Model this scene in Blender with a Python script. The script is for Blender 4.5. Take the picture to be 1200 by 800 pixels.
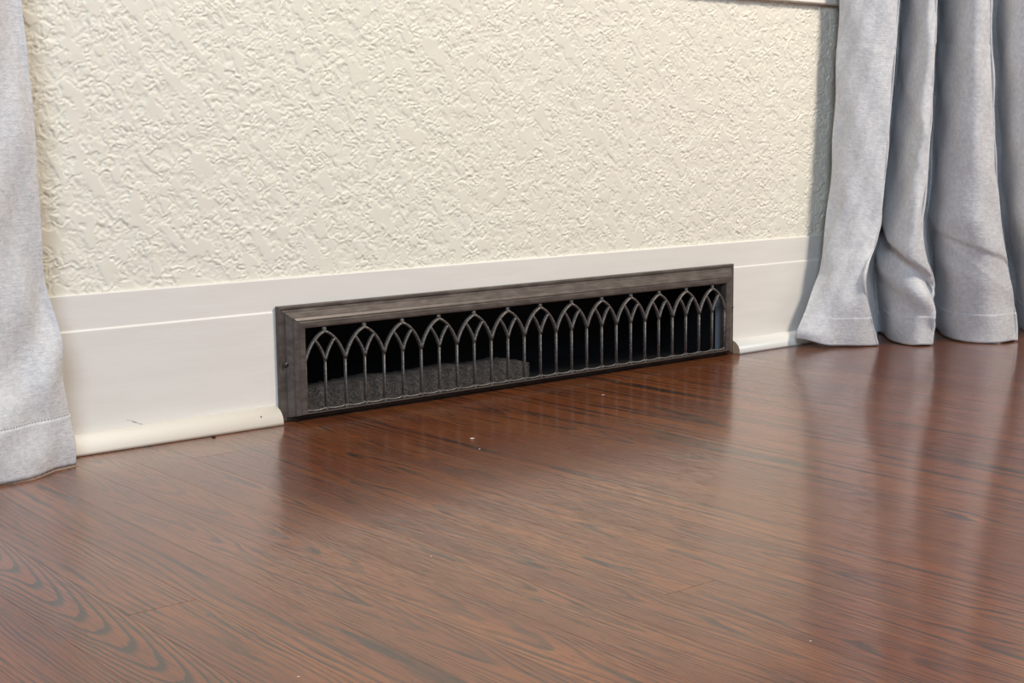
import bpy, bmesh, math, random
import numpy as np
from mathutils import Vector, Matrix

for o in list(bpy.data.objects): bpy.data.objects.remove(o)
S = bpy.context.scene
COL = S.collection
rnd = random.Random(7)
nrs = np.random.RandomState(11)

# ------------------------------------------------------------------ camera
cd = bpy.data.cameras.new('camera'); cam = bpy.data.objects.new('camera', cd); COL.objects.link(cam)
cd.sensor_width = 36.0; cd.lens = 1640.34/1200*36.0; cd.clip_start = .01
yaw, pit, rol = math.radians(39.236), math.radians(8.130), math.radians(-0.665)
fw = Vector((math.sin(yaw)*math.cos(pit), math.cos(yaw)*math.cos(pit), -math.sin(pit)))
rt = Vector((math.cos(yaw), -math.sin(yaw), 0)); up = rt.cross(fw)
r2 = math.cos(rol)*rt + math.sin(rol)*up; u2 = -math.sin(rol)*rt + math.cos(rol)*up
M = Matrix((r2, u2, -fw)).transposed().to_4x4(); M.translation = Vector((0, -1.39458, .31638))
cam.matrix_world = M
S.camera = cam

# ------------------------------------------------------------------ world, lights, exposure
W = bpy.data.worlds.new('world'); S.world = W; W.use_nodes = True
bg = W.node_tree.nodes['Background']; bg.inputs[0].default_value = (.62, .72, .86, 1); bg.inputs[1].default_value = .17

def area(name, loc, target, size, power, color):
    l = bpy.data.lights.new(name, 'AREA'); l.shape = 'DISK'; l.size = size; l.energy = power; l.color = color
    o = bpy.data.objects.new(name, l); COL.objects.link(o); o.location = loc
    o.rotation_euler = (Vector(target)-Vector(loc)).to_track_quat('-Z', 'Y').to_euler()
    return o
area('room_light', (2.0, -1.95, 2.45), (1.2, 0, .1), .60, 84, (1.0, .90, .77))
area('daylight_from_left', (-1.1, -2.7, 1.9), (1.4, 0, .2), 1.1, 70, (.71, .84, 1.0))
S.view_settings.view_transform = 'Standard'; S.view_settings.look = 'None'
S.view_settings.gamma = 1; S.view_settings.use_curve_mapping = False
S.view_settings.exposure = 0.0

# ------------------------------------------------------------------ helpers
def srgb(r, g, b):
    f = lambda c: (c/255/12.92) if c/255 <= .04045 else ((c/255+.055)/1.055)**2.4
    return (f(r), f(g), f(b), 1)

class G:
    """small wrapper for building a node material"""
    def __init__(s, name):
        s.m = bpy.data.materials.new(name); s.m.use_nodes = True; s.t = s.m.node_tree
        s.b = s.t.nodes['Principled BSDF']
    def n(s, typ, props=None, **ins):
        nd = s.t.nodes.new(typ)
        for k, v in (props or {}).items(): setattr(nd, k, v)
        for k, v in ins.items():
            k = int(k[1:]) if k[0] == '_' and k[1:].isdigit() else k.replace('_', ' ')
            s.set(nd.inputs[k], v)
        return nd
    def set(s, sock, v):
        if isinstance(v, bpy.types.NodeSocket): s.t.links.new(v, sock)
        elif isinstance(v, bpy.types.Node): s.t.links.new(v.outputs[0], sock)
        else: sock.default_value = v
    def math(s, op, a, b=0.0, c=0.0):
        nd = s.t.nodes.new('ShaderNodeMath'); nd.operation = op
        s.set(nd.inputs[0], a); s.set(nd.inputs[1], b); s.set(nd.inputs[2], c); return nd.outputs[0]
    def smooth(s, v, a, b, lo=0.0, hi=1.0):
        nd = s.t.nodes.new('ShaderNodeMapRange'); nd.interpolation_type = 'SMOOTHSTEP'
        for i, x in enumerate((v, a, b, lo, hi)): s.set(nd.inputs[i], x)
        return nd.outputs[0]
    def mix(s, f, a, b, mode='MIX'):
        nd = s.t.nodes.new('ShaderNodeMix'); nd.data_type = 'RGBA'; nd.blend_type = mode
        s.set(nd.inputs[0], f); s.set(nd.inputs[6], a); s.set(nd.inputs[7], b); return nd.outputs[2]
    def noise(s, vec, scale, detail=3.0, rough=.5, dist=0.0):
        nd = s.n('ShaderNodeTexNoise', None, Vector=vec, Scale=scale, Detail=detail, Roughness=rough, Distortion=dist)
        return nd.outputs[0]
    def mapping(s, vec, scale=(1, 1, 1), loc=(0, 0, 0)):
        return s.n('ShaderNodeMapping', None, Vector=vec, Scale=scale, Location=loc).outputs[0]
    def obj(s): return s.n('ShaderNodeTexCoord').outputs['Object']
    def bump(s, h, dist, strength=1.0):
        nd = s.n('ShaderNodeBump', None, Height=h, Distance=dist, Strength=strength)
        s.set(s.b.inputs['Normal'], nd.outputs[0]); return nd
    def p(s, **k):
        for a, v in k.items(): s.set(s.b.inputs[a.replace('_', ' ')], v)
        return s

def link(o, parent=None):
    COL.objects.link(o)
    if parent: o.parent = parent
    return o
def mesh(name, verts, faces, mat, parent=None, smooth=False):
    me = bpy.data.meshes.new(name); me.from_pydata([tuple(v) for v in verts], [], [tuple(f) for f in faces]); me.update()
    if mat: me.materials.append(mat.m if isinstance(mat, G) else mat)
    if smooth: me.polygons.foreach_set('use_smooth', [True]*len(me.polygons))
    return link(bpy.data.objects.new(name, me), parent)
def from_bm(name, bm, mat, parent=None, smooth=False):
    bmesh.ops.recalc_face_normals(bm, faces=bm.faces)
    me = bpy.data.meshes.new(name); bm.to_mesh(me); bm.free()
    if mat: me.materials.append(mat.m)
    if smooth: me.polygons.foreach_set('use_smooth', [True]*len(me.polygons))
    return link(bpy.data.objects.new(name, me), parent)
def bbox(bm, x0, x1, y0, y1, z0, z1, bev=0.0, seg=1):
    r = bmesh.ops.create_cube(bm, size=1.0)
    for v in r['verts']:
        v.co = Vector(((x0+x1)/2+v.co.x*(x1-x0), (y0+y1)/2+v.co.y*(y1-y0), (z0+z1)/2+v.co.z*(z1-z0)))
    if bev:
        es = list({e for v in r['verts'] for e in v.link_edges})
        bmesh.ops.bevel(bm, geom=es, offset=bev, segments=seg, affect='EDGES', profile=.5)
def box(name, x0, x1, y0, y1, z0, z1, mat, parent=None, bev=0.0, seg=1):
    bm = bmesh.new(); bbox(bm, x0, x1, y0, y1, z0, z1, bev, seg)
    return from_bm(name, bm, mat, parent)
def empty(name, loc=(0, 0, 0), parent=None):
    o = bpy.data.objects.new(name, None); o.empty_display_size = .05; o.location = loc; return link(o, parent)
def tag(o, label, cat, group=None):
    o['label'] = label; o['category'] = cat
    if group: o['group'] = group
    return o
def struct(o): o['kind'] = 'structure'; return o
def prism_x(name, prof, x0, x1, mat, parent=None, smooth=False):
    """extrude a (y,z) profile along x with end caps"""
    n = len(prof)
    v = [(x0, y, z) for y, z in prof]+[(x1, y, z) for y, z in prof]
    f = [(i, (i+1) % n, n+(i+1) % n, n+i) for i in range(n)]+[tuple(range(n))[::-1], tuple(range(n, 2*n))]
    o = mesh(name, v, f, mat, parent)
    if smooth:
        for p_ in o.data.polygons: p_.use_smooth = len(p_.vertices) == 4
    return o

# ------------------------------------------------------------------ materials
wall_m = G('cream_stucco_paint')
oc = wall_m.obj()
wall_m.p(Base_Color=wall_m.mix(wall_m.noise(oc, 6, 2), (.785, .750, .640, 1), (.815, .780, .676, 1)), Roughness=.55)
wall_m.b.inputs['Specular IOR Level'].default_value = .35
wall_m.bump(wall_m.noise(wall_m.mapping(oc, (1, 1, 1.6)), 620, 3, .6), .00035, .5)

trim_m = G('grey_white_trim_paint')
oc = trim_m.obj()
f = trim_m.smooth(trim_m.noise(trim_m.mapping(oc, (.15, 1, 1)), 60, 3), .3, .7)
base = trim_m.mix(f, (.770, .735, .680, 1), (.800, .765, .710, 1))
# a dark scrape in the paint low on the board, left of the register
sep = trim_m.n('ShaderNodeSeparateXYZ', None, Vector=oc)
dx = trim_m.math('ABSOLUTE', trim_m.math('SUBTRACT', sep.outputs[0], .619))
line = trim_m.math('ABSOLUTE', trim_m.math('ADD', sep.outputs[2], trim_m.math('MULTIPLY_ADD', trim_m.math('SUBTRACT', sep.outputs[0], .609), .45, -.0275)))
line = trim_m.math('ADD', line, trim_m.math('MULTIPLY', trim_m.math('SUBTRACT', trim_m.noise(oc, 420, 3), .5), .005))
sm = trim_m.math('MULTIPLY', trim_m.smooth(line, .0003, .0009, 1, 0), trim_m.smooth(dx, .008, .012, 1, 0))
sm = trim_m.math('MULTIPLY', sm, trim_m.smooth(trim_m.noise(oc, 300, 2), .42, .55))
trim_m.p(Base_Color=trim_m.mix(sm, base, (.16, .13, .12, 1)), Roughness=.38)
trim_m.bump(trim_m.noise(trim_m.mapping(oc, (.12, 1, 1)), 260, 3), .0004, .35)

qr_m = G('bright_white_gloss_paint')
oc = qr_m.obj()
qr_m.p(Base_Color=(.87, .83, .75, 1), Roughness=.3)
qr_m.bump(qr_m.noise(qr_m.mapping(oc, (.1, 1, 1)), 220, 2), .0004, .3)
raw_m = G('bare_wood_end_grain')
oc = raw_m.obj()
raw_m.p(Base_Color=raw_m.mix(raw_m.noise(oc, 900, 3), (.50, .33, .20, 1), (.62, .43, .27, 1)), Roughness=.8)

frame_m = G('dark_bronze_painted_steel')
oc = frame_m.obj()
fn = frame_m.noise(frame_m.mapping(oc, (.35, 1, 1)), 120, 5, .62)
frame_m.p(Base_Color=frame_m.mix(frame_m.smooth(fn, .35, .7), (.086, .067, .058, 1), (.134, .111, .095, 1)),
          Metallic=.25, Roughness=frame_m.smooth(fn, .3, .7, .36, .5))
frame_m.bump(fn, .0006, .35)
bar_m = G('worn_grey_iron')
oc = bar_m.obj()
bn = bar_m.noise(oc, 420, 4, .6)
bar_m.p(Base_Color=bar_m.mix(bar_m.smooth(bn, .4, .65), (.105, .094, .086, 1), (.22, .198, .18, 1)), Metallic=.35, Roughness=.42)
bar_m.bump(bn, .0006, .5)
screw_m = G('dark_screw_steel'); screw_m.p(Base_Color=(.07, .06, .06, 1), Metallic=.8, Roughness=.3)
duct_m = G('near_black_duct'); oc = duct_m.obj()
duct_m.p(Base_Color=duct_m.mix(duct_m.smooth(duct_m.noise(oc, 500, 4, .7), .6, .75), (.0035, .004, .005, 1), (.03, .03, .03, 1)), Roughness=.75)  # near-black base colour with sparse lighter specks
sheet_m = G('galvanized_sheet_steel'); oc = sheet_m.obj()
sn = sheet_m.noise(sheet_m.mapping(oc, (1, 1, .25)), 130, 4)
sheet_m.p(Base_Color=sheet_m.mix(sn, (.40, .47, .52, 1), (.70, .76, .80, 1)), Metallic=.5, Roughness=.38)
sheet_m.bump(sn, .002, .4)
rub_m = G('dusty_grey_masonry'); oc = rub_m.obj()
rn = rub_m.noise(oc, 420, 6, .75)
rub_m.p(Base_Color=rub_m.mix(rub_m.smooth(rn, .38, .66), (.028, .026, .026, 1), (.135, .115, .098, 1)), Roughness=.95)
rub_m.bump(rn, .003, .8)

# stained oak; each plank carries its own grain numbers
wood = G('stained_oak_gloss')
def attr(nm): return wood.n('ShaderNodeAttribute', {'attribute_type': 'OBJECT', 'attribute_name': nm}).outputs['Fac']
oc = wood.obj()
sep = wood.n('ShaderNodeSeparateXYZ', None, Vector=oc); X_, Y_ = sep.outputs[0], sep.outputs[1]
seed = attr('grain_seed')
def comb(x, y, z): return wood.n('ShaderNodeCombineXYZ', None, X=x, Y=y, Z=z).outputs[0]
def sc(v, k): return wood.math('MULTIPLY', v, k)
w1 = wood.noise(comb(sc(X_, 22), sc(Y_, 5), seed), 1.0, 3, .5)
w2 = wood.noise(comb(sc(X_, 120), sc(Y_, 14), seed), 1.0, 3, .55)
dxc = wood.math('SUBTRACT', X_, attr('grain_centre'))
dxc = wood.math('ADD', dxc, wood.math('MULTIPLY', wood.math('SUBTRACT', w1, .5), .018))
par = wood.math('MULTIPLY', wood.math('MULTIPLY', dxc, dxc), attr('grain_curve'))
ringv = wood.math('ADD', par, wood.math('MULTIPLY', Y_, attr('grain_slope')))
ringv = wood.math('ADD', ringv, wood.math('MULTIPLY', X_, attr('grain_straight')))
ringv = wood.math('ADD', ringv, wood.math('MULTIPLY', wood.math('SUBTRACT', w1, .5), 3.0))
ringv = wood.math('ADD', ringv, wood.math('MULTIPLY', wood.math('SUBTRACT', w2, .5), .55))
fr = wood.math('FRACT', ringv)
late = wood.math('MULTIPLY', wood.smooth(fr, .42, .78), wood.smooth(fr, .90, 1.0, 1, 0))     # dark late-wood line
vary = wood.smooth(wood.noise(comb(sc(X_, 90), sc(Y_, 9), wood.math('ADD', seed, 7.3)), 1.0, 2), .30, .72, .12, 1)
late = wood.math('MULTIPLY', late, wood.math('MAXIMUM', vary, attr('grain_bold')))
pore = wood.noise(comb(sc(X_, 1500), sc(Y_, 42), seed), 1.0, 3, .6)
pore = wood.smooth(pore, .50, .66)
pore2 = wood.smooth(wood.noise(comb(sc(X_, 520), sc(Y_, 12), wood.math('ADD', seed, 3.1)), 1.0, 3, .55), .50, .68)
blot = wood.smooth(wood.noise(comb(sc(X_, 150), sc(Y_, 26), wood.math('ADD', seed, 19.7)), 1.0, 3, .5, .4), .69, .75)
tone = wood.noise(comb(sc(X_, 14), sc(Y_, 3), wood.math('ADD', seed, 41)), 1.0, 2)
c = wood.mix(wood.smooth(tone, .3, .7), (.180, .044, .011, 1), (.270, .084, .021, 1))
c = wood.mix(sc(attr('grain_tone'), 1.0), c, (.150, .050, .024, 1))
c = wood.mix(sc(pore, .60), c, (.060, .024, .014, 1))
c = wood.mix(sc(pore2, .68), c, (.048, .021, .013, 1))
c = wood.mix(sc(late, .92), c, (.022, .016, .013, 1))
c = wood.mix(sc(blot, .8), c, (.034, .026, .022, 1))
wood.p(Base_Color=c, Roughness=.42, Coat_Weight=1.0, Coat_Roughness=.12, Coat_IOR=1.45)
wood.b.inputs['Specular IOR Level'].default_value = .15
hh = wood.math('ADD', sc(pore, -.5), sc(late, -.5))
hh = wood.math('ADD', hh, sc(wood.noise(comb(sc(X_, 30), sc(Y_, 8), seed), 1.0, 2), 1.0))
bnode = wood.bump(hh, .00035, .35)
cb = wood.n('ShaderNodeBump', None, Height=hh, Distance=.00035, Strength=.22)
wood.set(wood.b.inputs['Coat Normal'], cb.outputs[0])
sub_m = G('dark_subfloor'); sub_m.p(Base_Color=(.01, .006, .004, 1), Roughness=.9)

cloth = G('silver_grey_satin')
uv = cloth.n('ShaderNodeUVMap').outputs[0]; oc = cloth.obj()
slub = cloth.noise(cloth.mapping(uv, (90, 420, 1)), 1.0, 4, .6)
fine = cloth.noise(cloth.mapping(uv, (700, 1700, 1)), 1.0, 2, .6)
mott = cloth.smooth(cloth.noise(oc, 160, 5, .7, .3), .32, .68)
cc = cloth.mix(mott, (.54, .54, .555, 1), (.70, .695, .70, 1))
cc = cloth.mix(cloth.smooth(slub, .35, .7, 0, .30), cc, (.66, .66, .67, 1))
cloth.p(Base_Color=cc, Roughness=.42, Sheen_Weight=.35, Sheen_Roughness=.4)
cloth.b.inputs['Specular IOR Level'].default_value = .55
cloth.b.inputs['Anisotropic'].default_value = .3
ch = cloth.math('ADD', cloth.math('MULTIPLY', slub, 1.0), cloth.math('MULTIPLY', fine, .6))
ch = cloth.math('ADD', ch, cloth.math('MULTIPLY', cloth.noise(oc, 190, 4, .65, .4), 1.6))
cloth.bump(ch, .0009, .55)
thread_m = G('pale_thread'); thread_m.p(Base_Color=(.72, .71, .72, 1), Roughness=.6)
thread_dark = G('grey_thread'); thread_dark.p(Base_Color=(.22, .20, .20, 1), Roughness=.7)
glass_m = G('window_glass'); glass_m.p(Base_Color=(1, 1, 1, 1), Roughness=.0, Transmission_Weight=1.0, IOR=1.45)
rod_m = G('brushed_nickel'); rod_m.p(Base_Color=(.5, .49, .47, 1), Metallic=1, Roughness=.3)
fleck_m = G('pale_paint_speck'); fleck_m.p(Base_Color=(.70, .55, .48, 1), Roughness=.7)
chip_m = G('dark_gap_mark'); chip_m.p(Base_Color=(.03, .012, .008, 1), Roughness=.8)  # dark colour of the blob that stands for a chipped gap

# ------------------------------------------------------------------ floor: one object per plank
PW = .0508; PX0 = .3762
floor = struct(box('floor', -.4, 2.9, -2.2, .02, -.03, -.0195, sub_m))
ends = {0: (-.5165,), 6: (-.727,), 5: (-.1055,)}
plank_meshes = {}
def plank(k, y0, y1):
    w = PW-.00010; ln = y1-y0-.0005
    bm = bmesh.new(); bbox(bm, -w/2, w/2, 0, ln, -.019, 0, .00012)
    o = from_bm('floor_plank', bm, wood, floor)
    o.location = (PX0+PW*(k+.5), y0, 0)
    return o
for k in range(-14, 47):
    r = random.Random(900+k)
    # joints seen in the photograph, then others nearer the camera than the frame shows
    ys = [.019]+list(ends.get(k, ()))
    ylow = -1.0-.6*r.random()
    if k in ends: ylow = min(ylow, ys[-1]-.75-.3*r.random())
    ys += [ylow, -2.2]
    for j in range(len(ys)-1):
        y1, y0 = ys[j], ys[j+1]
        o = plank(k, y0, y1)
        o['grain_bold'] = .25+.3*r.random()
        cath = r.random() < .45
        o['grain_seed'] = 10*r.random()+k*3.7+j*11
        o['grain_tone'] = .25*r.random()
        if cath:
            o['grain_centre'] = r.uniform(-.014, .014); o['grain_curve'] = r.uniform(5000, 12000)
            o['grain_slope'] = r.choice((-1, 1))*r.uniform(5, 12); o['grain_straight'] = 0.0
        else:
            o['grain_centre'] = r.choice((-1, 1))*r.uniform(.03, .06); o['grain_curve'] = r.uniform(900, 2200)
            o['grain_slope'] = r.uniform(-3, 3); o['grain_straight'] = r.uniform(60, 180)
        if k == -1 and j == 0:       # strong nested arches in the lower left corner
            o['grain_centre'] = 0.0; o['grain_curve'] = -6000.0; o['grain_slope'] = 25.0; o['grain_straight'] = 0.0; o['grain_tone'] = .0; o['grain_bold'] = .95

# ------------------------------------------------------------------ wall with real stucco relief
SX0, SX1, SZ0, SZ1, D = .40, 2.02, .158, .532, .00115
nx = int((SX1-SX0)/D)+1; nz = int((SZ1-SZ0)/D)+1
NX, NZ = 1536, 512
kx = np.fft.fftfreq(NX, D)[None, :]; kz = np.fft.fftfreq(NZ, D)[:, None]
def grf(lx, lz, bw=.45, ang=0.0, seed=0):
    """band-limited gaussian field; lx, lz wavelengths (m) along x / z, rotated by ang"""
    rs = np.random.RandomState(seed)
    w = np.fft.fft2(rs.randn(NZ, NX))
    ca, sa = math.cos(ang), math.sin(ang)
    kk = np.sqrt(((kx*ca+kz*sa)*lx)**2+((-kx*sa+kz*ca)*lz)**2)+1e-9
    g = np.real(np.fft.ifft2(w*np.exp(-(np.log(kk)/bw)**2/2)))
    return g/g.std()
def sstep(a, b, v):
    t = np.clip((v-a)/(b-a), 0, 1); return t*t*(3-2*t)
def warp(a, wx, wz):
    zi, xi = np.mgrid[0:NZ, 0:NX]
    return a[np.mod((zi+wz).astype(int), NZ), np.mod((xi+wx).astype(int), NX)]
wx = grf(.02, .02, .4, 0, 1)*3.0; wz = grf(.02, .02, .4, 0, 2)*3.0
a1 = warp(grf(.0180, .0088, .42, .25, 3), wx, wz)
a2 = warp(grf(.0098, .0048, .42, .2, 4), wx, wz)
a3 = grf(.0036, .0030, .40, 0, 5)
amp = sstep(-1.6, 1.0, grf(.06, .05, .5, 0, 6))*.7+.3
rough = (sstep(-.65, .40, a1)*.88+sstep(-.8, .55, a2)*.62)*amp+a1*.10+a3*.07
plate = sstep(.85, 1.15, warp(grf(.110, .028, .45, -1.0, 8), wx, wz))
plate = np.maximum(plate, sstep(1.0, 1.25, grf(.03, .05, .45, .4, 9)))
ht = rough*(1-plate)+(1.05+.10*grf(.05, .05, .5, 0, 10))*plate
ridge = np.exp(-(warp(grf(.05, .03, .5, .5, 12), wx, wz)/.07)**2)*sstep(.2, 1.0, grf(.09, .09, .5, 0, 13))
ht = ht+.55*ridge*(1-plate)
ht = ht*.00112
ix = np.arange(nx); iz = np.arange(nz)
H = ht[:nz, :nx].copy()
H *= sstep(0, .006, (iz*D))[:, None]*.9+.1
Xg = np.broadcast_to((SX0+ix*D)[None, :], (nz, nx)); Zg = np.broadcast_to((SZ0+iz*D)[:, None], (nz, nx))
co = np.stack([Xg, .0062-H, Zg], -1).reshape(-1, 3)
idx = np.arange(nx*nz).reshape(nz, nx)
q = np.stack([idx[:-1, :-1], idx[:-1, 1:], idx[1:, 1:], idx[1:, :-1]], -1).reshape(-1, 4)
me = bpy.data.meshes.new('wall_back')
me.vertices.add(len(co)); me.vertices.foreach_set('co', co.astype(np.float32).ravel())
me.loops.add(q.size); me.loops.foreach_set('vertex_index', q.astype(np.int32).ravel())
me.polygons.add(len(q)); me.polygons.foreach_set('loop_start', np.arange(0, q.size, 4, dtype=np.int32))
me.polygons.foreach_set('loop_total', np.full(len(q), 4, dtype=np.int32))
me.polygons.foreach_set('use_smooth', np.ones(len(q), dtype=bool))
me.update(calc_edges=True); me.materials.append(wall_m.m)
wall = struct(link(bpy.data.objects.new('wall_back', me)))
# the rest of the wall: behind the grid, around the window opening and around the duct opening
WX0, WX1, WZ0, WZ1 = .62, 1.80, .60, 1.70
bm = bmesh.new()
for b in ((-.6, .4, .006, .12, 0, 2.3), (2.02, 3.0, .006, .12, 0, 2.3),
          (.4, .795, .008, .12, 0, .60), (1.5535, 2.02, .008, .12, 0, .60), (.795, 1.5535, .008, .12, .125, .60),
          (.4, WX0, .006, .12, .60, 2.3), (WX1, 2.02, .006, .12, .60, 2.3), (WX0, WX1, .006, .12, WZ1, 2.3)):
    bbox(bm, *b)
from_bm('wall_body', bm, wall_m, wall)

# window above (its lower trim just enters the frame)
win = struct(empty('window_1', ((WX0+WX1)/2, 0, WZ0)))
def wpart(name, *a, m=qr_m, bev=.002):
    o = box(name, *a, m, None, bev); o.parent = win; o.matrix_parent_inverse = Matrix.Translation(-Vector(win.location)); return o
prof = [(.006, .5185), (-.0035, .5185), (-.005, .5200), (-.005, .585), (-.006, .590), (.006, .590)]
tr = prism_x('window_apron', prof, .50, 1.93, qr_m); tr.parent = win; tr.matrix_parent_inverse = Matrix.Translation(-Vector(win.location))
wpart('window_sill', .47, 1.96, -.045, .03, .5905, .612, bev=.004)
wpart('window_casing', .53, .62, -.014, .006, .612, 1.79); wpart('window_casing', 1.80, 1.89, -.014, .006, .612, 1.79)
wpart('window_casing', .62, 1.80, -.014, .006, 1.70, 1.79)
wpart('window_frame', .62, .66, .03, .07, .612, 1.70); wpart('window_frame', 1.76, 1.80, .03, .07, .612, 1.70)
wpart('window_frame', .66, 1.76, .03, .07, .612, .66); wpart('window_frame', .66, 1.76, .03, .07, 1.65, 1.70)
wpart('window_frame', .66, 1.76, .03, .07, 1.13, 1.17)
wpart('pane', .66, 1.76, .048, .052, .66, 1.13, m=glass_m, bev=0); wpart('pane', .66, 1.76, .048, .052, 1.17, 1.65, m=glass_m, bev=0)

# ------------------------------------------------------------------ baseboard (cut out around the register) and shoe moulding
RX0, RX1, RZ1 = .7915, 1.5597, .1338
def pf(zb):    # profile from zb up: proud lower face, small chamfered lip, recessed upper band
    lo = [(.008, zb), (0, zb)] if zb < .12 else [(.008, zb), (.0016, zb)]
    if zb < .12: lo += [(0, .1262), (.0003, .1271), (.0009, .1279), (.0016, .1284)]
    return lo+[(.0016, .1640), (.0028, .1652), (.008, .1652)]
bb = struct(prism_x('baseboard_back', pf(0.0), .0, RX0+.006, trim_m))
b2 = prism_x('board_length', pf(0.0), RX1-.006, 3.0, trim_m, bb)
b3 = prism_x('board_length', pf(.1295), RX0+.006, RX1-.006, trim_m, bb)
b3['label'] = 'narrow upper strip of the board above the register'
# caulk bead where stucco meets the board
def quarter(name, x0, x1, r=.0192, hz=.0200):
    prof = [(0.0, 0.0004), (-r, .0004), (-r, .0035)]
    for i in range(1, 10):
        a = math.pi/2*i/10
        prof.append((-r*math.cos(a), .0035+(hz-.0035)*math.sin(a)))
    prof += [(-.001, hz), (0, hz)]
    return prism_x(name, prof, x0, x1, qr_m, smooth=True)
q1 = struct(quarter('trim_1', .0, .7868))
q2 = struct(quarter('trim_2', 1.5588, 3.0))
for q_, xx, s in ((q2, 1.5588, -1), (q1, .7868, 1)):
    q_.data.materials.append(raw_m.m)
    for p_ in q_.data.polygons:
        if len(p_.vertices) > 4 and p_.center.x < 2 and q_ is q2: p_.material_index = 1
bm = bmesh.new(); bmesh.ops.create_icosphere(bm, subdivisions=1, radius=.0011, matrix=Matrix.Translation((.7601, -.0158, .0128)))
nail = from_bm('nail_head', bm, screw_m, q1, True)

# ------------------------------------------------------------------ register
reg = tag(empty('floor_register', ((RX0+RX1)/2, 0, 0)),
          'long dark bronze vent register with a row of pointed arches, set in the white baseboard', 'vent')
Tm = Matrix.Translation(-Vector(reg.location))
def own(o, par=reg, inv=Tm):
    o.parent = par; o.matrix_parent_inverse = inv; return o
tprof = [(0, .0), (.0, .0045), (.0012, .0058), (.0040, .0060), (.0050, .0050), (.0062, .0052), (.0078, .0068), (.0084, .0082),
         (.0145, .0132), (.0152, .0150), (.0170, .0160), (.0185, .0168), (.0205, .0166), (.0212, .0174), (.0262, .0178), (.0285, .0170), (.0290, .0150), (.0290, .0060)]
vs, fs = [], []
ZB = .0
def ring(t, d):
    tb = .0090*(t/.0290)**.45
    return [(RX0+t, -d, ZB+tb), (RX1-t, -d, ZB+tb), (RX1-t, -d, RZ1-t*.0263/.0290), (RX0+t, -d, RZ1-t*.0263/.0290)]
for t, d in tprof: vs += ring(t, d)
for i in range(len(tprof)-1):
    for j in range(4):
        a, b = i*4+j, i*4+(j+1) % 4
        fs.append((a, b, b+4, a+4))
fr_o = mesh('frame', vs, fs, frame_m)
bm = bmesh.new(); bm.from_mesh(fr_o.data)
bmesh.ops.recalc_face_normals(bm, faces=bm.faces)
bm.to_mesh(fr_o.data); bm.free()
md = fr_o.modifiers.new('bevel', 'BEVEL'); md.width = .0005; md.segments = 2; md.limit_method = 'ANGLE'; md.angle_limit = .35
own(fr_o)
sq = lambda c: math.copysign(abs(c)**.6, c)
def tube(bm, pts, r, ry=None, seg=8):
    """swept oval bar in an xz plane; r = half width in plane, ry = half depth"""
    ry = ry or r; rings = []
    for i, p in enumerate(pts):
        a = pts[max(i-1, 0)]; b = pts[min(i+1, len(pts)-1)]
        t = (Vector(b)-Vector(a)).normalized(); n = Vector((-t.z, 0, t.x))
        rings.append([bm.verts.new(Vector(p)+n*sq(math.cos(2*math.pi*(k+.5)/seg))*r+Vector((0, 1, 0))*sq(math.sin(2*math.pi*(k+.5)/seg))*ry) for k in range(seg)])
    for i in range(len(rings)-1):
        for k in range(seg):
            bm.faces.new((rings[i][k], rings[i][(k+1) % seg], rings[i+1][(k+1) % seg], rings[i+1][k]))
    bm.faces.new(rings[0][::-1]); bm.faces.new(rings[-1])
GY = -.0135; Z0g, ZS, ZA = .0092, .0675, .1018; S_ = .0547; XA = RX0+.0290-.0005
LX = XA; BW = .0019
def arch_pt(xs, sgn, u, half=S_/2, rise=None):
    """pointed-arch limb springing vertically at xs; u 0..1 to its apex half a bay away"""
    rise = rise or (ZA-ZS)
    # circular arc with vertical tangent at springing: centre on spring line
    R_ = (half**2+rise**2)/(2*half)
    th = u*math.asin(min(1, rise/R_))
    zz = R_*math.sin(th)
    return (xs+sgn*(.68*(R_-R_*math.cos(th))+.32*half*zz/rise), GY, ZS+zz)
nb = 13; S_ = (RX1-RX0-.0570)/nb; XA = RX0+.0285
def mk_mullion(x, main):
    bm = bmesh.new()
    tube(bm, [(x, GY+.0003, Z0g-.001), (x, GY+.0003, ZS)], BW*(.62 if main else .55), .0024)
    # foot flare and collar bead at the springing
    bmesh.ops.create_uvsphere(bm, u_segments=8, v_segments=6, radius=.0022, matrix=Matrix.Translation((x, GY-.0002, ZS)))
    r_ = bmesh.ops.create_cone(bm, segments=8, radius1=.0034, radius2=.0014, depth=.005, cap_ends=True, matrix=Matrix.Translation((x, GY, Z0g+.0022)))
    return own(from_bm('mullion', bm, bar_m, None, True))
for i in range(nb+1): mk_mullion(XA+i*S_+(.0008 if i == 0 else -.0008 if i == nb else 0), True)
for i in range(nb): mk_mullion(XA+(i+.5)*S_, False)
for i in range(nb):
    xl, xr, xm = XA+i*S_, XA+(i+1)*S_, XA+(i+.5)*S_
    half = S_/2
    bm = bmesh.new()
    for xs, sg in ((xl, 1), (xr, -1)):
        tube(bm, [arch_pt(xs, sg, u/9, half) for u in range(10)], BW*.80, .0031)
    tube(bm, [(xm, GY, ZA-.001), (xm, GY, RZ1-.0255)], .0027, .0020)
    bmesh.ops.create_uvsphere(bm, u_segments=8, v_segments=6, radius=.0026, matrix=Matrix.Translation((xm, GY, ZA)))
    own(from_bm('pointed_arch', bm, bar_m, None, True))
    # tracery: limbs from the middle mullion, stopping where they meet the big arch
    bm = bmesh.new()
    for sg in (-1, 1):
        # they meet at a quarter bay; find u
        pts = []
        for u in range(0, 41):
            p = arch_pt(xm, sg, u/40, half)
            if abs(p[0]-xm) > half/2: break
            pts.append(p)
        pts.append(arch_pt(xm, sg, u/40, half))
        tube(bm, pts[::3]+[pts[-1]], BW*.72, .0028)
    own(from_bm('tracery', bm, bar_m, None, True))
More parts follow.
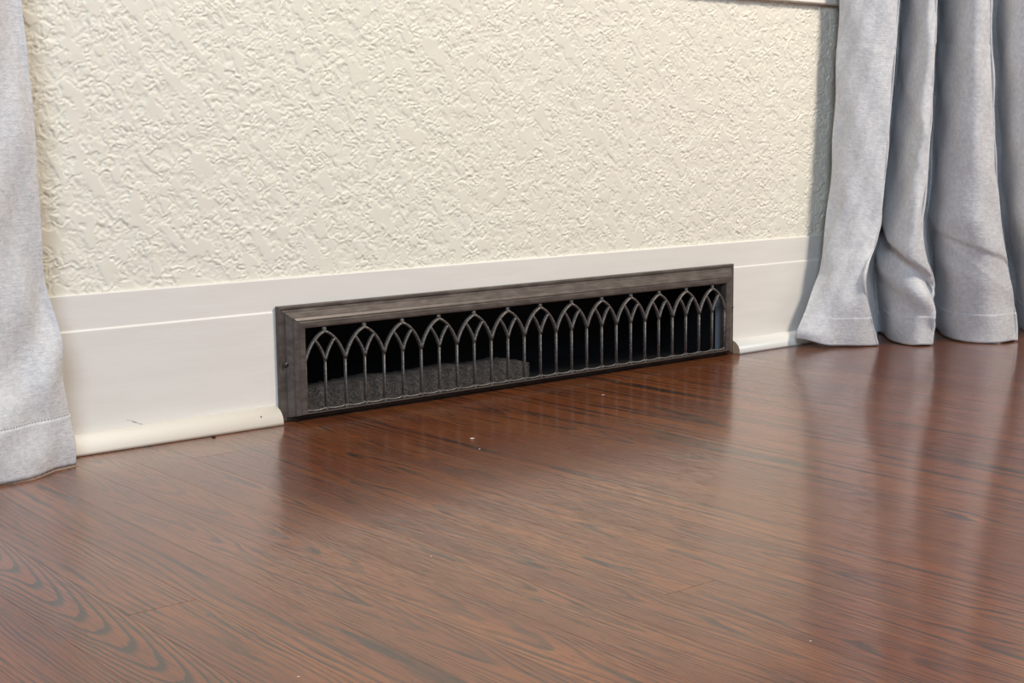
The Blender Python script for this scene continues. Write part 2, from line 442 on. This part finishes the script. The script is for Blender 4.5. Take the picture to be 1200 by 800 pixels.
# bottom rail of the grille: shallow scallops between the feet
bm = bmesh.new()
for i in range(2*nb):
    x0, x1 = XA+i*S_/2, XA+(i+1)*S_/2
    tube(bm, [(x0+(x1-x0)*u/6, GY, Z0g+.0012+.0022*abs(2*u/6-1)**3) for u in range(7)], .0011, .0018, 6)
own(from_bm('bottom_rail', bm, bar_m, None, True))
for sx, sz in ((.7990, .0668), (1.5525, .0700)):
    bm = bmesh.new()
    bmesh.ops.create_uvsphere(bm, u_segments=14, v_segments=8, radius=.0034, matrix=Matrix.Translation((sx, -.0078, sz)) @ Matrix.Diagonal((1, .65, 1, 1)))
    bbox(bm, sx-.0021, sx+.0021, -.0102, -.0094, sz-.0003, sz+.0003)
    own(from_bm('screw', bm, screw_m, None, True))

# duct behind the grille
duct = wall
Td = Matrix.Translation(-Vector(duct.location))
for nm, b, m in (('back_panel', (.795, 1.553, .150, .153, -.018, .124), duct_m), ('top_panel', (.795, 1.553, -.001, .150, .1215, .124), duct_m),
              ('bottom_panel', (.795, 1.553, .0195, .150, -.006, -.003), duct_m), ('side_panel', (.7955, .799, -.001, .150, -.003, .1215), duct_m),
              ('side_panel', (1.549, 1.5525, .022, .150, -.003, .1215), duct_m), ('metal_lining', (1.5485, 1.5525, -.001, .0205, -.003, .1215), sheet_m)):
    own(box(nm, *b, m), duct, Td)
# masonry ledge in the duct
bm = bmesh.new()
bbox(bm, .800, 1.176, .0205, .062, -.002, .0300)
bmesh.ops.subdivide_edges(bm, edges=[e for e in bm.edges if e.calc_length() > .3], cuts=60)
bmesh.ops.subdivide_edges(bm, edges=[e for e in bm.edges if .025 < e.calc_length() < .1], cuts=5)
for v in bm.verts:
    r = random.Random(int(v.co.x*4000)*7919+int(v.co.y*4000)*31+int(v.co.z*4000))
    v.co += Vector((r.uniform(-1, 1), r.uniform(-.2, 1), r.uniform(-1, .6)))*.0011
    if v.co.z > .02: v.co.z += .0015*math.sin(v.co.x*55)+(.0 if v.co.x < 1.15 else -(v.co.x-1.15)*.18)
led = own(from_bm('masonry_ledge', bm, rub_m), duct, Td); led['label'] = 'dusty grey masonry ledge seen through the left half of the vent'
own(box('masonry_ledge', 1.179, 1.187, .022, .060, -.002, .024, rub_m, None, .001), duct, Td)

# ------------------------------------------------------------------ curtains
def catmull(P, t):
    n = len(P)-1; s = min(max(t*n, 0), n-1e-9); i = int(s); f = s-i
    p0, p1, p2, p3 = P[max(i-1, 0)], P[i], P[i+1], P[min(i+2, n)]
    return .5*((2*p1)+(-p0+p2)*f+(2*p0-5*p1+4*p2-p3)*f*f+(-p0+3*p1-3*p2+p3)*f**3)
def curtain(name, levels, zs, nu, disp, hem_z, label, group, stitch_mat, lift):
    """levels: list of (z, [(x,y)...]) ; rows interpolated to zs; disp(u,z)->offset along outward normal"""
    L = [(z, np.array(p)) for z, p in levels]; zz = [z for z, _ in L]; A = np.array([p for _, p in L])
    rows = []
    U = np.linspace(0, 1, nu)
    for z in zs:
        k = np.clip(np.searchsorted(zz, z)-1, 0, len(zz)-2); f = min(max((z-zz[k])/(zz[k+1]-zz[k]), 0), 1)
        P = A[k]*(1-f)+A[k+1]*f
        rows.append(np.array([catmull(P, u) for u in U]))
    R = np.array(rows)                      # nz,nu,2
    for _ in range(5): R[:, 1:-1] = (R[:, :-2]+2*R[:, 1:-1]+R[:, 2:])/4
    for _ in range(3): R[1:-1] = (R[:-2]+2*R[1:-1]+R[2:])/4
    T = np.gradient(R, axis=1); T /= np.linalg.norm(T, axis=2, keepdims=True)+1e-9
    N = np.stack([T[..., 1], -T[..., 0]], -1)   # outward (towards room) for paths running +x
    zarr = np.array(zs)
    Dm = disp(U[None, :], zarr[:, None])
    R = R+N*Dm[..., None]
    V = np.concatenate([R, (zarr[:, None]+lift(U)[None, :]*np.exp(-zarr[:, None]/.035))[..., None]], -1)
    root = tag(empty(name, (float(R[0, :, 0].mean()), float(R[0, :, 1].mean()), 0)), label, 'curtain', group)
    Tr = Matrix.Translation(-Vector(root.location))
    ks = int(np.searchsorted(zarr, hem_z))
    arc = np.concatenate([[0], np.cumsum(np.linalg.norm(np.diff(R[len(zs)//2], axis=0), axis=1))])
    def patch(nm, k0, k1, thick):
        W_ = V[k0:k1+1]; a, b = W_.shape[:2]
        id_ = np.arange(a*b).reshape(a, b)
        f = np.stack([id_[:-1, :-1], id_[:-1, 1:], id_[1:, 1:], id_[1:, :-1]], -1).reshape(-1, 4)
        o = mesh(nm, W_.reshape(-1, 3), f, cloth, None, True)
        uvl = o.data.uv_layers.new(name='UVMap')
        li = np.empty(len(o.data.loops), np.int32); o.data.loops.foreach_get('vertex_index', li)
        uvv = np.stack([np.broadcast_to(arc[None, :], (a, b)), np.broadcast_to(zarr[k0:k1+1, None], (a, b))], -1).reshape(-1, 2)
        uvl.data.foreach_set('uv', uvv[li].astype(np.float32).ravel())
        m = o.modifiers.new('thickness', 'SOLIDIFY'); m.thickness = thick; m.offset = 0
        own(o, root, Tr); return o
    patch('fabric_panel', ks-1, len(zs)-1, .0010)
    hem = patch('hem', 0, ks, .0018)
    # running stitch just above the hem edge
    bm = bmesh.new(); row = V[ks]; nn = N[ks]
    s = np.concatenate([[0], np.cumsum(np.linalg.norm(np.diff(row, axis=0), axis=1))]); q_ = .002
    while q_ < s[-1]-.003:
        a = [np.interp(q_, s, row[:, c]) for c in range(3)]; b = [np.interp(q_+.0022, s, row[:, c]) for c in range(3)]
        n_ = [np.interp(q_, s, nn[:, c]) for c in range(2)]
        pa = Vector(a)+Vector((n_[0], n_[1], 0))*.0009; pb = Vector(b)+Vector((n_[0], n_[1], 0))*.0009
        d_ = (pb-pa).normalized(); up_ = Vector((0, 0, .00028)); ou = Vector((n_[0], n_[1], 0))*.00045
        vv = [bm.verts.new(p) for p in (pa-up_, pa+up_, pb+up_, pb-up_, pa-up_*.6+ou+d_*.0003, pa+up_*.6+ou+d_*.0003, pb+up_*.6+ou-d_*.0003, pb-up_*.6+ou-d_*.0003)]
        for f in ((4, 5, 6, 7), (0, 1, 5, 4), (1, 2, 6, 5), (2, 3, 7, 6), (3, 0, 4, 7)): bm.faces.new([vv[i] for i in f])
        q_ += .0036
    st = from_bm('stitching', bm, stitch_mat, None); st['kind'] = 'stuff'; own(st, hem, Matrix.Identity(4))
    return root
RC = [
(0, [(1.6722, -0.034), (1.694, -0.062), (1.7335, -0.085), (1.7736, -0.105), (1.8983, -0.022), (1.8264, -0.095), (1.8136, -0.148), (1.8353, -0.16), (1.9941, -0.062), (1.9061, -0.15), (1.9124, -0.21), (1.9664, -0.223), (2.143, -0.115), (2.052, -0.2), (2.0619, -0.25)]),
(0.008, [(1.6714, -0.0337), (1.6925, -0.0618), (1.731, -0.085), (1.7704, -0.105), (1.8966, -0.022), (1.8251, -0.095), (1.8129, -0.148), (1.835, -0.16), (1.993, -0.062), (1.9052, -0.15), (1.9116, -0.21), (1.9658, -0.223), (2.1414, -0.115), (2.0505, -0.2), (2.0603, -0.25)]),
(0.016, [(1.6705, -0.0334), (1.691, -0.0616), (1.7285, -0.085), (1.7672, -0.105), (1.8949, -0.022), (1.8237, -0.095), (1.8122, -0.148), (1.8346, -0.16), (1.992, -0.062), (1.9042, -0.15), (1.9109, -0.21), (1.9653, -0.223), (2.1399, -0.115), (2.049, -0.2), (2.0587, -0.25)]),
(0.03, [(1.6793, -0.0328), (1.6956, -0.0612), (1.7278, -0.085), (1.7617, -0.105), (1.8919, -0.022), (1.8213, -0.095), (1.8109, -0.148), (1.8341, -0.16), (1.9901, -0.062), (1.9021, -0.15), (1.908, -0.21), (1.9617, -0.223), (2.1372, -0.115), (2.0463, -0.2), (2.0559, -0.25)]),
(0.045, [(1.6887, -0.0322), (1.7006, -0.0608), (1.7273, -0.085), (1.7562, -0.105), (1.8887, -0.022), (1.8188, -0.095), (1.8096, -0.148), (1.8335, -0.16), (1.9881, -0.062), (1.8998, -0.15), (1.9049, -0.21), (1.958, -0.223), (2.1344, -0.115), (2.0435, -0.2), (2.0529, -0.25)]),
(0.056, [(1.6957, -0.0318), (1.7043, -0.0605), (1.7269, -0.085), (1.7522, -0.105), (1.8864, -0.022), (1.8169, -0.095), (1.8086, -0.148), (1.833, -0.16), (1.9866, -0.062), (1.8981, -0.15), (1.9026, -0.21), (1.9552, -0.223), (2.1323, -0.115), (2.0414, -0.2), (2.0507, -0.25)]),
(0.07, [(1.7042, -0.031), (1.7087, -0.06), (1.7259, -0.085), (1.7467, -0.105), (1.8834, -0.022), (1.8146, -0.095), (1.8073, -0.148), (1.8325, -0.16), (1.9847, -0.062), (1.8956, -0.15), (1.8986, -0.21), (1.9499, -0.223), (2.1296, -0.115), (2.0387, -0.2), (2.0479, -0.25)]),
(0.08, [(1.7103, -0.0304), (1.7118, -0.0596), (1.7252, -0.085), (1.7428, -0.105), (1.8813, -0.022), (1.8129, -0.095), (1.8064, -0.148), (1.8321, -0.16), (1.9834, -0.062), (1.8939, -0.15), (1.8957, -0.21), (1.9461, -0.223), (2.1278, -0.115), (2.0368, -0.2), (2.046, -0.25)]),
(0.095, [(1.7196, -0.0295), (1.7167, -0.059), (1.7246, -0.085), (1.7375, -0.105), (1.8807, -0.022), (1.8119, -0.095), (1.8048, -0.148), (1.83, -0.16), (1.9814, -0.062), (1.8912, -0.15), (1.8914, -0.21), (1.9404, -0.223), (2.1249, -0.115), (2.034, -0.2), (2.043, -0.25)]),
(0.11, [(1.7288, -0.0286), (1.7231, -0.0584), (1.7273, -0.085), (1.7375, -0.105), (1.8801, -0.022), (1.8104, -0.095), (1.8012, -0.148), (1.8251, -0.16), (1.9794, -0.062), (1.8885, -0.15), (1.8871, -0.21), (1.9347, -0.223), (2.1221, -0.115), (2.0312, -0.2), (2.04, -0.25)]),
(0.13, [(1.7331, -0.028), (1.7288, -0.058), (1.7343, -0.085), (1.7464, -0.105), (1.8821, -0.022), (1.8095, -0.095), (1.794, -0.148), (1.8138, -0.16), (1.9759, -0.062), (1.8845, -0.15), (1.8816, -0.21), (1.928, -0.223), (2.1142, -0.115), (2.0235, -0.2), (2.0321, -0.25)]),
(0.15, [(1.7366, -0.028), (1.7356, -0.058), (1.7451, -0.085), (1.761, -0.105), (1.8871, -0.022), (1.8116, -0.095), (1.7906, -0.148), (1.8068, -0.16), (1.9714, -0.062), (1.8798, -0.15), (1.8758, -0.21), (1.9214, -0.223), (2.1064, -0.115), (2.0158, -0.2), (2.0242, -0.25)]),
(0.19, [(1.7437, -0.028), (1.7443, -0.058), (1.7561, -0.085), (1.7741, -0.105), (1.897, -0.022), (1.8178, -0.095), (1.7896, -0.148), (1.8013, -0.16), (1.9626, -0.062), (1.8703, -0.15), (1.8644, -0.21), (1.9082, -0.223), (2.0909, -0.115), (2.0007, -0.2), (2.0085, -0.25)]),
(0.27, [(1.7536, -0.028), (1.754, -0.058), (1.7655, -0.085), (1.7835, -0.105), (1.9049, -0.022), (1.826, -0.095), (1.7994, -0.148), (1.8124, -0.16), (1.9678, -0.062), (1.8709, -0.15), (1.8551, -0.21), (1.8913, -0.223), (2.0753, -0.115), (1.9852, -0.2), (1.9923, -0.25)]),
(0.39, [(1.7599, -0.028), (1.7619, -0.058), (1.7754, -0.085), (1.7952, -0.105), (1.92, -0.022), (1.8387, -0.095), (1.8082, -0.148), (1.8191, -0.16), (1.9708, -0.062), (1.87, -0.15), (1.8463, -0.21), (1.8765, -0.223), (2.0573, -0.115), (1.9671, -0.2), (1.9731, -0.25)]),
(0.52, [(1.7659, -0.028), (1.7693, -0.058), (1.7846, -0.085), (1.8063, -0.105), (1.9299, -0.022), (1.8468, -0.095), (1.8136, -0.148), (1.8229, -0.16), (1.9755, -0.062), (1.8702, -0.15), (1.8376, -0.21), (1.8612, -0.223), (2.0437, -0.115), (1.9531, -0.2), (1.9581, -0.25)]),
]
def round_crests(p):
    """make each crest (indices 3,7,11) a rounded nose and keep the fold's far side as its own run"""
    out = []
    for i, (x, y) in enumerate(p):
        out.append((x, y))
        if i in (3, 7, 11):
            vx, vy = p[i+1]
            out.append((x+.007, y+.006)); out.append((x*.45+vx*.55, y*.45+vy*.55+.004))
    return out
RL = [(z, round_crests(p)) for z, p in RC]
# continue the cloth right of the frame and up to the rod
RL = [(z, p+[(p[-1][0]+.012, p[-1][1]+.012), (p[-1][0]+.10, -.08), (p[-1][0]+.16, -.17), (p[-1][0]+.24, -.06)]) for z, p in RL]
RL += [(1.2, RL[-1][1]), (2.05, [(x, y*.6-.02) for x, y in RL[-1][1]])]
NP = len(RL[0][1])-1
uof = lambda i: i/NP        # control index -> u   (panel2: 6..9, panel3: 12..15 after rounding)
def g(x, s): return np.exp(-(x/s)**2)
def sg(x, s): return 1/(1+np.exp(-np.clip(x/s, -30, 30)))
def win_(u, a, b, s=.006): return sg(u-a, s)*sg(b-u, s)
def disp_r(u, z):
    d = np.zeros(np.broadcast(u, z).shape)
    # fold 2 diagonal drape fold
    a, b = uof(6), uof(9); t = (u-a)/(b-a); zl = .190-.088*t; w = win_(u, a-.01, b+.03)
    d += w*(.0075*sg(z-zl, .0016)*g(np.maximum(z-zl, 0), .055)-.004*g(z-(zl-.012), .010)+.009*g(z-(zl-.048), .020))*sg(t-.02, .08)
    # fold 3 slanting crease
    a, b = uof(12), uof(15); t = (u-a)/(b-a); zl = .187-.058*t; w = win_(u, a+.012, b+.03)
    d += w*(.0032*sg(z-zl, .0010)*g(np.maximum(z-zl, 0), .05)+.002*g(z-(zl-.05), .02))
    zl2 = .17-.13*(t-.25); d += w*.0012*g(z-zl2, .006)*sg(.75-t, .1)
    # fold 1: gather above the hem
    a, b = uof(0), uof(3); t = (u-a)/(b-a)
    d += win_(u, a-.02, b+.02)*(-.006*g(z-.108, .03)*g(t-.92, .25)+.005*g(z-.062, .03)*g(t-.7, .35))
    # storage crease across all folds
    d += -.0011*g(z-(.452+.006*np.sin(u*40)), .0022)+.0006*g(z-(.448+.006*np.sin(u*40)), .004)
    # soft dents
    d += .0016*np.sin(u*75+z*19)*np.sin(z*31+u*12)+.0009*np.sin(u*160-z*55)
    d += .0012*g(z-.40+((u-uof(7))*1.2), .012)*win_(u, uof(7), uof(9))+.0012*g(z-.33+((u-uof(7))*1.0), .012)*win_(u, uof(7), uof(9))
    return d
zs = list(np.arange(.0012, .30, .0028))+list(np.arange(.30, .62, .005))+list(np.linspace(.64, 2.05, 26))
curtain('window_curtain', RL, zs, 330, disp_r, .0455,
        'silver grey satin curtain hanging in deep folds right of the vent register', 'curtains at the window', thread_m,
        lambda u: .013*g(u, .045)+.0012*(1+np.sin(u*95))*.5+.003*g(u-uof(5), .03)+.004*g(u-uof(11), .03))
# left curtain (hangs between wall and camera's left edge)
EX = [(0, .5271), (.049, .5255), (.092, .5193), (.152, .5168), (.21, .5075), (.33, .5071), (.39, .5042), (.454, .5008), (.60, .494), (1.2, .49), (2.05, .49)]
LL = []
for z, x in EX:
    fl = math.exp(-z/.10)
    LL.append((z, [(x, -.053), (x-.012, -.0585), (x-.030, -.066-.001*fl), (x-.058, -.074-.004*fl), (x-.090, -.083-.004*fl), (x-.13, -.094), (x-.17, -.095),
                   (x-.215, -.062), (x-.25, -.045), (x-.285, -.08), (x-.32, -.125), (x-.36, -.12), (x-.395, -.07), (x-.43, -.045)][::-1]))
def disp_l(u, z):
    d = .0035*np.sin(z*26+u*9+.6)*np.sin(u*18+1.0)+.0018*np.sin(z*47-u*30)*sg(.90-u, .02)
    d += .005*g(z-.10-(u-.9)*.25, .022)-.005*g(z-.15-(u-.9)*.3, .03)+.003*g(z-.02, .02)
    d += .0006*sg(u-.976, .0015)+.0010*np.sin(u*60)*np.sin(z*14)*sg(.85-u, .03)+.0003*np.sin(z*130+u*30)*g(u-1, .05)
    return d
curtain('window_curtain', LL, list(np.arange(.0012, .52, .004))+list(np.linspace(.54, 2.05, 28)), 200, disp_l, .0500,
        'silver grey satin curtain at the left edge, overlapping the white baseboard', 'curtains at the window', thread_dark, lambda u: .0*u)
# rod that carries both curtains, above the frame
rod = empty('curtain_rod', (1.2, -.09, 2.06)); tag(rod, 'metal curtain rod above the window carrying both curtains', 'curtain rod')
bm = bmesh.new(); bmesh.ops.create_cone(bm, segments=20, radius1=.0125, radius2=.0125, depth=2.5, cap_ends=True, matrix=Matrix.Translation((1.2, -.09, 2.063)) @ Matrix.Rotation(math.pi/2, 4, 'Y'))
own(from_bm('pole', bm, rod_m, None, True), rod, Matrix.Translation(-Vector(rod.location)))
for x in (.0, 2.42):
    bm = bmesh.new(); bbox(bm, x-.01, x+.01, -.09, .006, 2.045, 2.057, .002); bbox(bm, x-.02, x+.02, .001, .0062, 2.02, 2.09, .001)
    own(from_bm('bracket', bm, rod_m), rod, Matrix.Translation(-Vector(rod.location)))

# ------------------------------------------------------------------ small debris and a dark gap mark on the floor
def fleck(x, y, r, m, seed, flat=.25):
    rr = random.Random(seed); bm = bmesh.new()
    bmesh.ops.create_icosphere(bm, subdivisions=1, radius=r)
    for v in bm.verts: v.co = Vector((v.co.x*rr.uniform(.7, 1.5), v.co.y*rr.uniform(.6, 1.2), v.co.z*flat*rr.uniform(.7, 1.2)))
    zmin = min(v.co.z for v in bm.verts)
    o = from_bm('paint_fleck' if m is fleck_m else 'gap_mark', bm, m); o.location = (x, y, -zmin); o.rotation_euler.z = rr.uniform(0, 3)
    return o
FL = [(.9001, -.2222, .0024, 'largest pale paint fleck on the dark reflection in front of the register'),
      (1.1813, -.1278, .0022, 'pale paint fleck on the floor just in front of the middle of the register'),
      (.8750, -.2677, .0011, 'tiny pale fleck just nearer than the largest fleck before the register'),
      (.6850, -.8523, .0008, 'tiny pale speck on the floor at the bottom of the photo, right of centre'),
      (.4069, -.6903, .0009, 'tiny pale speck on the floor at the bottom edge, left of centre'),
      (.6118, -.5435, .0009, 'tiny pale speck in the middle of the open floor'),
      (1.8039, -.1190, .0010, 'tiny pale speck on the floor between the first two curtain folds')]
for i, (x, y, r, lb) in enumerate(FL): tag(fleck(x, y, r, fleck_m, i), lb, 'fleck', 'pale flecks on the floor')
tag(fleck(.6960, -.0245, .0032, chip_m, 50, .3), 'dark mark added for a small chipped gap at the white shoe moulding left of the register', 'chip')  # dark blob added in place of a small hole beside the moulding
